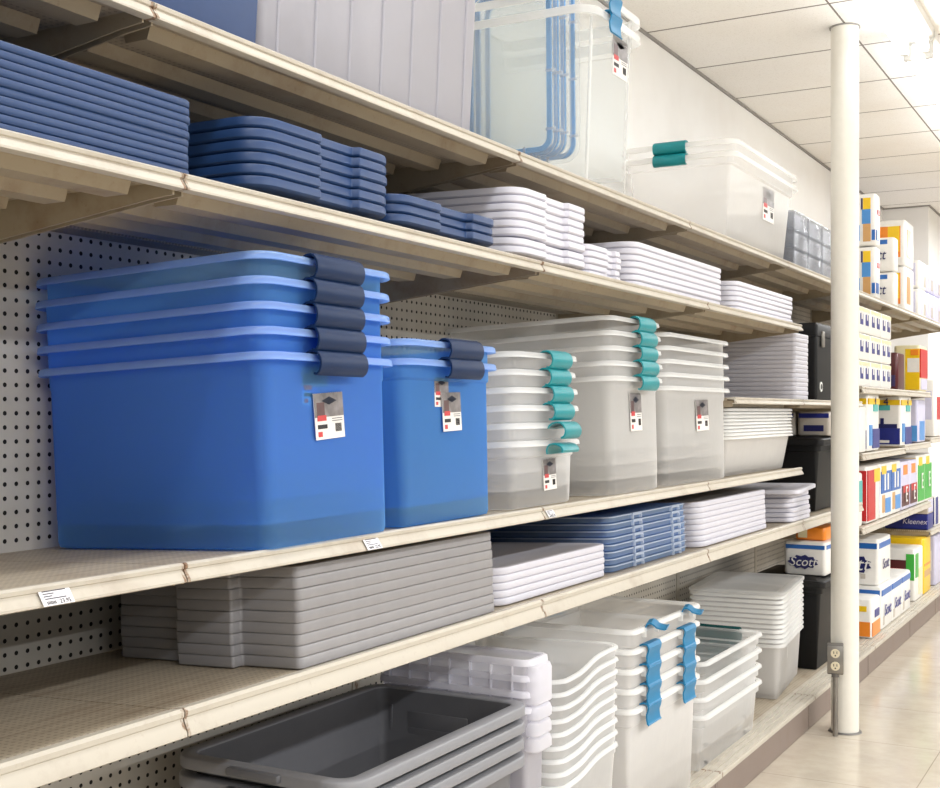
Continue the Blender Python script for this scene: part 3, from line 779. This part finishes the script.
b = bmesh.new(); cyl(b, (.1725, -.23, .06), (.176, -.23, .06), .022, 20); e = obj('emblem', b, 'white', t)
b = bmesh.new(); cyl(b, (.176, -.23, .06), (.1775, -.23, .06), .012, 16); obj('emblem_core', b, 'black', e)

# ------------------------------------------------------------------ paper goods
def pack(name, label, X0, X1, Y0, Y1, Z0, Z1, mat, patches=(), bev=.012, cat='paper pack', group=None, words=()):
    """wrapped block; patches: (face, a0,a1, b0,b1, material) fractions; face 's' = end towards -y, 'f' = aisle side +x"""
    cx, cy = (X0+X1)/2, (Y0+Y1)/2; hx, hy, h = (X1-X0)/2, (Y1-Y0)/2, Z1-Z0
    t = thing(name, label, cat, (cx, cy, Z0), 0, group)
    b = bmesh.new(); ploft(b, rect(hx, hy), min(bev*1.6, hx*.6, hy*.6), [(bev, 0), (bev*.25, bev*.4), (0, bev), (0, h-bev), (bev*.3, h-bev*.3), (bev*1.2, h)])
    obj('wrapper', b, mat, t)
    for i, (f, a0, a1, b0, b1, m) in enumerate(patches):
        b = bmesh.new(); e = .0012+.0005*i
        if f == 's': box(b, -hx+a0*2*hx, -hx+a1*2*hx, -hy-e, -hy+.003, b0*h, b1*h, .0006)
        else: box(b, hx-.003, hx+e, -hy+a0*2*hy, -hy+a1*2*hy, b0*h, b1*h, .0006)
        obj('printed_panel', b, m, t, smooth=False)
    for f, s, a, z, size, m, sx, sh in words:
        if f == 's': text_mesh(s, size, m, t, 'lettering', (-hx+a*2*hx, -hy-.0065, z*h), (PI/2, 0, 0), sh, .001, sx)
        else: text_mesh(s, size, m, t, 'lettering', (hx+.0065, -hy+a*2*hy, z*h), (PI/2, 0, PI/2), sh, .001, sx)
    return t
XFF = -1.285
def scott(label, X0, X1, Y0, Y1, Z0, Z1, group=None, size=.10, ax=.42, az=.45, extra=(), blot=True):
    p = [('s', 0.04, .97, .78, .90, 'pblue'), ('f', .05, .95, .78, .90, 'pblue')]
    t = pack('tissue_pack', label, X0, X1, Y0, Y1, Z0, Z1, 'paper', p+list(extra), group=group,
             words=[('s', 'Scott', ax, az, size, 'paper', 1, .25)]+([('f', 'Scott', .5, .42, size*.8, 'pdeep', 1, .2)]))
    if blot:
        hx, hy, h = (X1-X0)/2, (Y1-Y0)/2, Z1-Z0
        b = bmesh.new(); n = 22; cx = -hx+ax*2*hx
        pts = [(cx+size*1.22*math.cos(2*PI*k/n)*(1 if k % 2 else .86), az*h+.0+size*.52*math.sin(2*PI*k/n)*(1.1 if k % 2 else .85)) for k in range(n)]
        loft(b, [[Vector((x, -hy+yy, z)) for x, z in pts] for yy in (.002, -.006)])
        obj('logo_burst', b, 'pdeep', t, smooth=False)
    return t
# on the deck's black tote (left of post)
scott('paper pack lettered in white on blue standing on the deck black tote', -1.50, -1.31, 5.64, 5.95, ZK+.407, ZK+.407+.155, size=.058, ax=.46, az=.40)
pack('tissue_pack', 'orange topped paper pack resting on the pack above black tote', -1.46, -1.32, 5.68, 5.93, ZK+.563, ZK+.563+.062, 'porange', [('s', .1, .4, .2, .8, 'pcream')])
for k, x in enumerate((-1.60, -1.44)):
    pack('tissue_pack', ['kraft grey roll pack, left one on the shelf black tote', 'kraft grey roll pack, right one on the shelf black tote'][k], x, x+.15, 5.64, 5.92, ZD+.332, ZD+.332+.112, 'kraft',
         [('s', .05, .95, .74, .93, 'pdblue'), ('s', .2, .8, .2, .45, 'pdeep')], group='kraft packs on the black tote')
# top shelf A
for k in (0, 1):
    z0 = ZA+.001+k*.291
    pack('towel_pack', ['lower', 'upper'][k]+' tall white towel pack with yellow and blue print, top shelf', -1.50, -1.345, 6.95, 7.08, z0, z0+.285, 'paper',
         [('s', .56, .82, .70, .92, 'pyellow'), ('s', .52, .82, .42, .70, 'psky'), ('s', .56, .82, .08, .42, 'ptan'), ('s', .86, .97, .1, .3, 'pblue'), ('s', .49, .55, .7, .92, 'pink'), ('f', .1, .5, .1, .3, 'pblue'), ('f', .3, .7, .6, .7, 'pred'), ('s', .1, .45, .1, .4, 'psky')],
         group='tall white towel packs on top shelf')
for k in (0, 1):
    z0 = ZA+.001+k*.291
    pack('towel_pack', ['lower', 'upper'][k]+' yellow orange towel pack with white wrap, top shelf', -1.64, -1.37, 7.98, 8.30, z0, z0+.285, 'paper',
         [('s', .02, .90, .18, .86, 'porange'), ('s', .62, .88, .30, .86, 'pyellow'), ('s', .08, .40, .62, .80, 'pred'), ('s', .1, .8, .2, .3, 'pcream'), ('f', .2, .55, .2, .8, 'ptan')], group='yellow orange towel packs')
for k in (0, 1):
    z0 = ZA+.001+k*.205
    pack('tissue_pack', ['lower', 'upper'][k]+' white paper pack lettered blue before the orange packs', -1.64, -1.345, 7.50, 7.62, z0, z0+.20, 'paper',
         [('s', .66, .86, .80, .93, 'pblue'), ('s', .36, .60, .82, .92, 'ptan'), ('s', .5, .58, .12, .2, 'pmaroon')], group='white packs before the orange packs', words=[('s', 'Scott', .58, .48, .085, 'pdeep', .8, .25)])
for k, (y0, y1) in enumerate(((8.40, 8.66), (8.70, 8.96), (9.0, 9.3))):
    for j in (0, 1):
        z0 = ZA+.001+j*.186
        pack('tissue_pack', ['lower', 'upper'][j]+' lavender wrapped roll pack, '+['nearest', 'middle', 'farthest'][k]+' of three columns, top shelf', -1.62, -1.35, y0, y1, z0, z0+.182, 'plav' if k else 'paper',
             [('s', .55, .7, .1, .9, 'paper'), ('s', .78, .9, .1, .9, 'plav'), ('f', .15, .45, .1, .8, 'plav'), ('f', .6, .85, .1, .5, 'kraft')], group='lavender wrapped roll packs')
# G1: three tiers of small roll packs
for j in range(3):
    for k in range(3):
        y0 = 6.22+k*.285; z0 = 1.411+j*.135
        pack('tissue_pack', ['lowest', 'middle', 'top'][j]+' tier small white roll pack, '+['nearest post', 'middle', 'farthest from post'][k]+', blue marks', -1.42, XFF, y0, y0+.28, z0, z0+.132, 'paper',
             [('f', .05, .95, .80, .95, 'pcream'), ('f', .12, .36, .30, .72, 'pdblue'), ('f', .58, .82, .30, .72, 'pdblue'), ('f', .2, .3, .5, .82, 'paper'), ('f', .66, .74, .5, .82, 'paper')]+([('s', .3, .9, .8, .95, 'pcream'), ('s', .35, .5, .3, .7, 'pdblue'), ('s', .7, .85, .3, .7, 'pdblue')]), .01, group='small white roll packs in three tiers')
pack('towel_pack', 'dark maroon pack between small roll packs and yellow pack', -1.60, -1.31, 7.40, 7.62, 1.411, 1.63, 'pmaroon', [('s', .75, .95, .1, .4, 'pink')])
pack('towel_pack', 'yellow and cream towel pack with red aisle side', -1.44, XFF, 8.00, 8.27, 1.411, 1.70, 'pcream',
     [('s', .44, .985, .04, .92, 'pyellow'), ('s', .52, .98, .42, .72, 'paper'), ('s', .12, .36, .1, .3, 'pink'), ('s', .12, .36, .72, .78, 'pink'), ('s', .15, .3, .46, .55, 'pgreen'), ('s', .65, .95, .78, .9, 'porange'), ('f', .03, .97, .30, .92, 'pred'), ('f', .1, .9, .05, .28, 'plav')])
pack('towel_pack', 'white towel pack at frame edge right of red pack', -1.5, XFF, 8.6, 8.95, 1.121, 1.50, 'paper', [('s', .7, .9, .3, .8, 'plav'), ('f', .2, .6, .3, .7, 'pred')])
# G2: navy bottomed packs
pack('tissue_pack', 'slim white pack with blue tab beside the post', -1.60, XFF, 6.24, 6.40, 1.081, 1.315, 'paper', [('s', .68, .9, .80, .95, 'pblue'), ('s', .6, .75, .3, .5, 'pink')])
def navy(label, x0, y0, y1):
    pack('towel_pack', label, x0, XFF, y0, y1, 1.083, 1.385, 'paper',
         [('s', .03, .97, .05, .36, 'pdblue'), ('s', .15, .9, .36, .44, 'pdeep'), ('s', .03, .97, .80, .90, 'pyellow'), ('s', .1, .72, .70, .80, 'pteal'), ('s', .3, .7, .08, .13, 'paper'), ('s', .47, .56, .4, .55, 'pdeep'),
          ('f', .03, .97, .80, .90, 'pyellow'), ('f', .35, .95, .05, .38, 'pdblue'), ('f', .45, .8, .68, .8, 'pteal'), ('f', .1, .3, .1, .45, 'psky')], group='navy bottomed towel packs', words=[('s', '4', .62, .855, .06, 'pink', 1, 0), ('f', '4', .55, .855, .06, 'pink', 1, 0)])
navy('navy bottomed white towel pack nearer the post', -1.55, 6.44, 6.73)
navy('navy bottomed white towel pack with yellow band, second from post', -1.50, 7.36, 7.70)
pack('towel_pack', 'pale blue translucent pack right of navy bottomed packs', -1.45, XFF, 7.93, 8.22, 1.097, 1.36, 'plav', [('s', .55, .97, .03, .4, 'psky'), ('s', .1, .4, .3, .8, 'kraft'), ('f', .2, .8, .05, .5, 'psky')])
# G3: coloured packs
pack('towel_pack', 'slim teal pack beside the post above the red pack', -1.60, XFF, 6.21, 6.31, .716, .985, 'paper', [('s', .6, .98, .35, .85, 'pteal'), ('f', .1, .9, .35, .85, 'pteal')])
pack('towel_pack', 'red towel pack with white round emblem and yellow top', -1.55, XFF, 6.42, 6.74, .716, 1.01, 'paper',
     [('s', .03, .985, .05, .92, 'pred'), ('s', .3, .62, .05, .92, 'pred'), ('s', .45, .7, .8, .95, 'pcream'), ('s', .40, .62, .34, .47, 'plav'), ('s', .35, .65, .56, .62, 'pcream'), ('f', .03, .6, .05, .92, 'pred'), ('f', .5, .98, .70, .93, 'pyellow')])
for k in range(2):
    y0 = 6.78+k*.29
    pack('towel_pack', 'blue and white towel pack, '+['beside red pack', 'beside maroon marked packs'][k], -1.55, XFF, y0, y0+.28, .716, 1.01, 'paper',
         [('f', .03, .97, .45, .85, 'pblue'), ('f', .4, .95, .08, .35, 'psky'), ('f', .05, .5, .80, .95, 'pyellow'), ('f', .1, .35, .1, .42, 'ptan'), ('f', .3, .42, .5, .8, 'paper'), ('f', .6, .72, .5, .8, 'paper'), ('s', .7, .95, .75, .92, 'pyellow'), ('s', .6, .97, .1, .7, 'plav')], group='blue and white towel packs')
for k in range(2):
    y0 = 7.38+k*.27
    pack('towel_pack', 'maroon and white roll pack, '+['left one', 'right one beside green packs'][k], -1.55, XFF, y0, y0+.26, .716, 1.0, 'plav',
         [('f', .05, .95, .08, .5, 'pmaroon'), ('f', .2, .9, .35, .5, 'pred'), ('f', .2, .7, .72, .92, 'porange'), ('s', .7, .95, .1, .45, 'pred'), ('s', .6, .9, .75, .9, 'pyellow')], group='maroon and white roll packs', words=[('f', 'E', .5, .30, .13, 'paper', 1, 0)])
for k in range(2):
    y0 = 7.93+k*.27
    pack('towel_pack', 'green roll pack, '+['left one with yellow label', 'right one at shelf end'][k], -1.55, XFF, y0, y0+.26, .716, 1.02, 'paper',
         [('f', .04, .96, .06, .80, 'pgreen'), ('f', .1, .6, .78, .95, 'pyellow'), ('s', .5, .97, .06, .78, 'pgreen'), ('s', .6, .95, .78, .94, 'pyellow')], group='green roll packs', words=[('f', 'E', .5, .45, .14, 'paper', 1, 0)])
# tissue boxes on the low far shelf
for j in range(2):
    z0 = .531+j*.1
    pack('tissue_box', ['lower navy tissue box with pale lettering on low far shelf', 'upper grey tissue box above the navy one'][j], -1.55, XFF+.0, 8.30, 8.52, z0, z0+.098, 'pdblue' if j == 0 else 'kraft', [('s', .45, .98, .05, .95, 'pdblue')] if j == 0 else [('f', .1, .9, .1, .9, 'plav')], .003, 'tissue box',
         words=[('s', 'Kleenex', .70, .5, .048, 'plav', .95, .2)] if j == 0 else [])
pack('tissue_box', 'white tissue box with violet print at frame edge', -1.50, XFF, 8.60, 8.90, .531, .73, 'paper', [('s', .8, .97, .05, .95, 'pdblue'), ('f', .05, .4, .05, .95, 'pdblue')], .003, 'tissue box')
# deck goods right of the post
ZG = .1335
pack('tissue_pack', 'orange bottomed white paper pack on the base deck', -1.60, XFF+.02, 6.44, 6.66, ZG, ZG+.20, 'paper',
     [('s', .4, .97, .05, .42, 'porange'), ('s', .55, .68, .40, .62, 'pdeep'), ('s', .80, .92, .68, .82, 'pyellow'), ('f', .05, .9, .05, .40, 'porange'), ('f', .3, .8, .5, .7, 'pdblue')])
for k in range(3):
    y0 = 6.72+k*.291
    pack('tissue_pack', 'blue banded white pack on base deck, '+['beside the orange bottomed pack', 'middle of three', 'beside the maroon and green pack'][k], -1.60, XFF+.015, y0, y0+.28, ZG, ZG+.228, 'paper',
         [('f', .03, .97, .78, .92, 'pblue'), ('s', .03, .97, .78, .92, 'pblue'), ('f', .1, .25, .1, .3, 'kraft')], group='blue banded white packs', words=[('f', 'Scott', .5, .42, .085, 'pdblue', 1, .2)])
scott('blue banded pack lying on top of the base deck packs', -1.60, XFF-.005, 6.74, 7.08, ZG+.2295, ZG+.2295+.25, size=.10, ax=.50, az=.44, extra=[('s', .70, .78, .14, .24, 'kraft')])
pack('towel_pack', 'maroon and green pack on the base deck', -1.55, XFF, 7.83, 8.12, ZG, ZG+.32, 'paper',
     [('s', .03, .85, .28, .78, 'pmaroon'), ('s', .5, .84, .05, .35, 'pdeep'), ('s', .35, .75, .50, .62, 'pred'), ('s', .80, .98, .40, .90, 'pgreen'), ('s', .7, .8, .3, .5, 'paper'), ('f', .05, .35, .45, .9, 'pgreen'), ('f', .4, .8, .1, .6, 'pcream')])
pack('towel_pack', 'plain yellow pack behind the maroon and green pack', -1.55, XFF, 8.14, 8.42, ZG, ZG+.355, 'pyellow', [('f', .1, .9, .3, .42, 'ptan'), ('f', .1, .9, .5, .54, 'porange')])
pack('towel_pack', 'white pack at frame edge on the base deck', -1.55, XFF, 8.62, 8.95, ZG, ZG+.33, 'plav', [('s', .6, .9, .3, .7, 'paper')])

# ------------------------------------------------------------------ world, camera, view
w = bpy.data.worlds.new('World'); sc.world = w; w.use_nodes = True
bg = w.node_tree.nodes['Background']; bg.inputs[0].default_value = (.93, .97, 1, 1); bg.inputs[1].default_value = .42
cam = bpy.data.cameras.new('Camera'); co = bpy.data.objects.new('Camera', cam); COL.objects.link(co); sc.camera = co
cam.sensor_width = 36; cam.lens = 1231/940*36; cam.shift_y = 18/940; cam.clip_start = .02
co.location = (0, 0, 1.285); co.rotation_euler = (PI/2, 0, math.atan2(688, 1231))
sc.view_settings.view_transform = 'Standard'; sc.view_settings.look = 'None'; sc.view_settings.gamma = 1; sc.view_settings.use_curve_mapping = False
sc.view_settings.exposure = -0.14
sc.cycles.transparent_max_bounces = 48; sc.cycles.max_bounces = 10; sc.cycles.diffuse_bounces = 5; sc.cycles.transmission_bounces = 8
sc.cycles.sample_clamp_indirect = 6; sc.cycles.caustics_reflective = False; sc.cycles.caustics_refractive = False
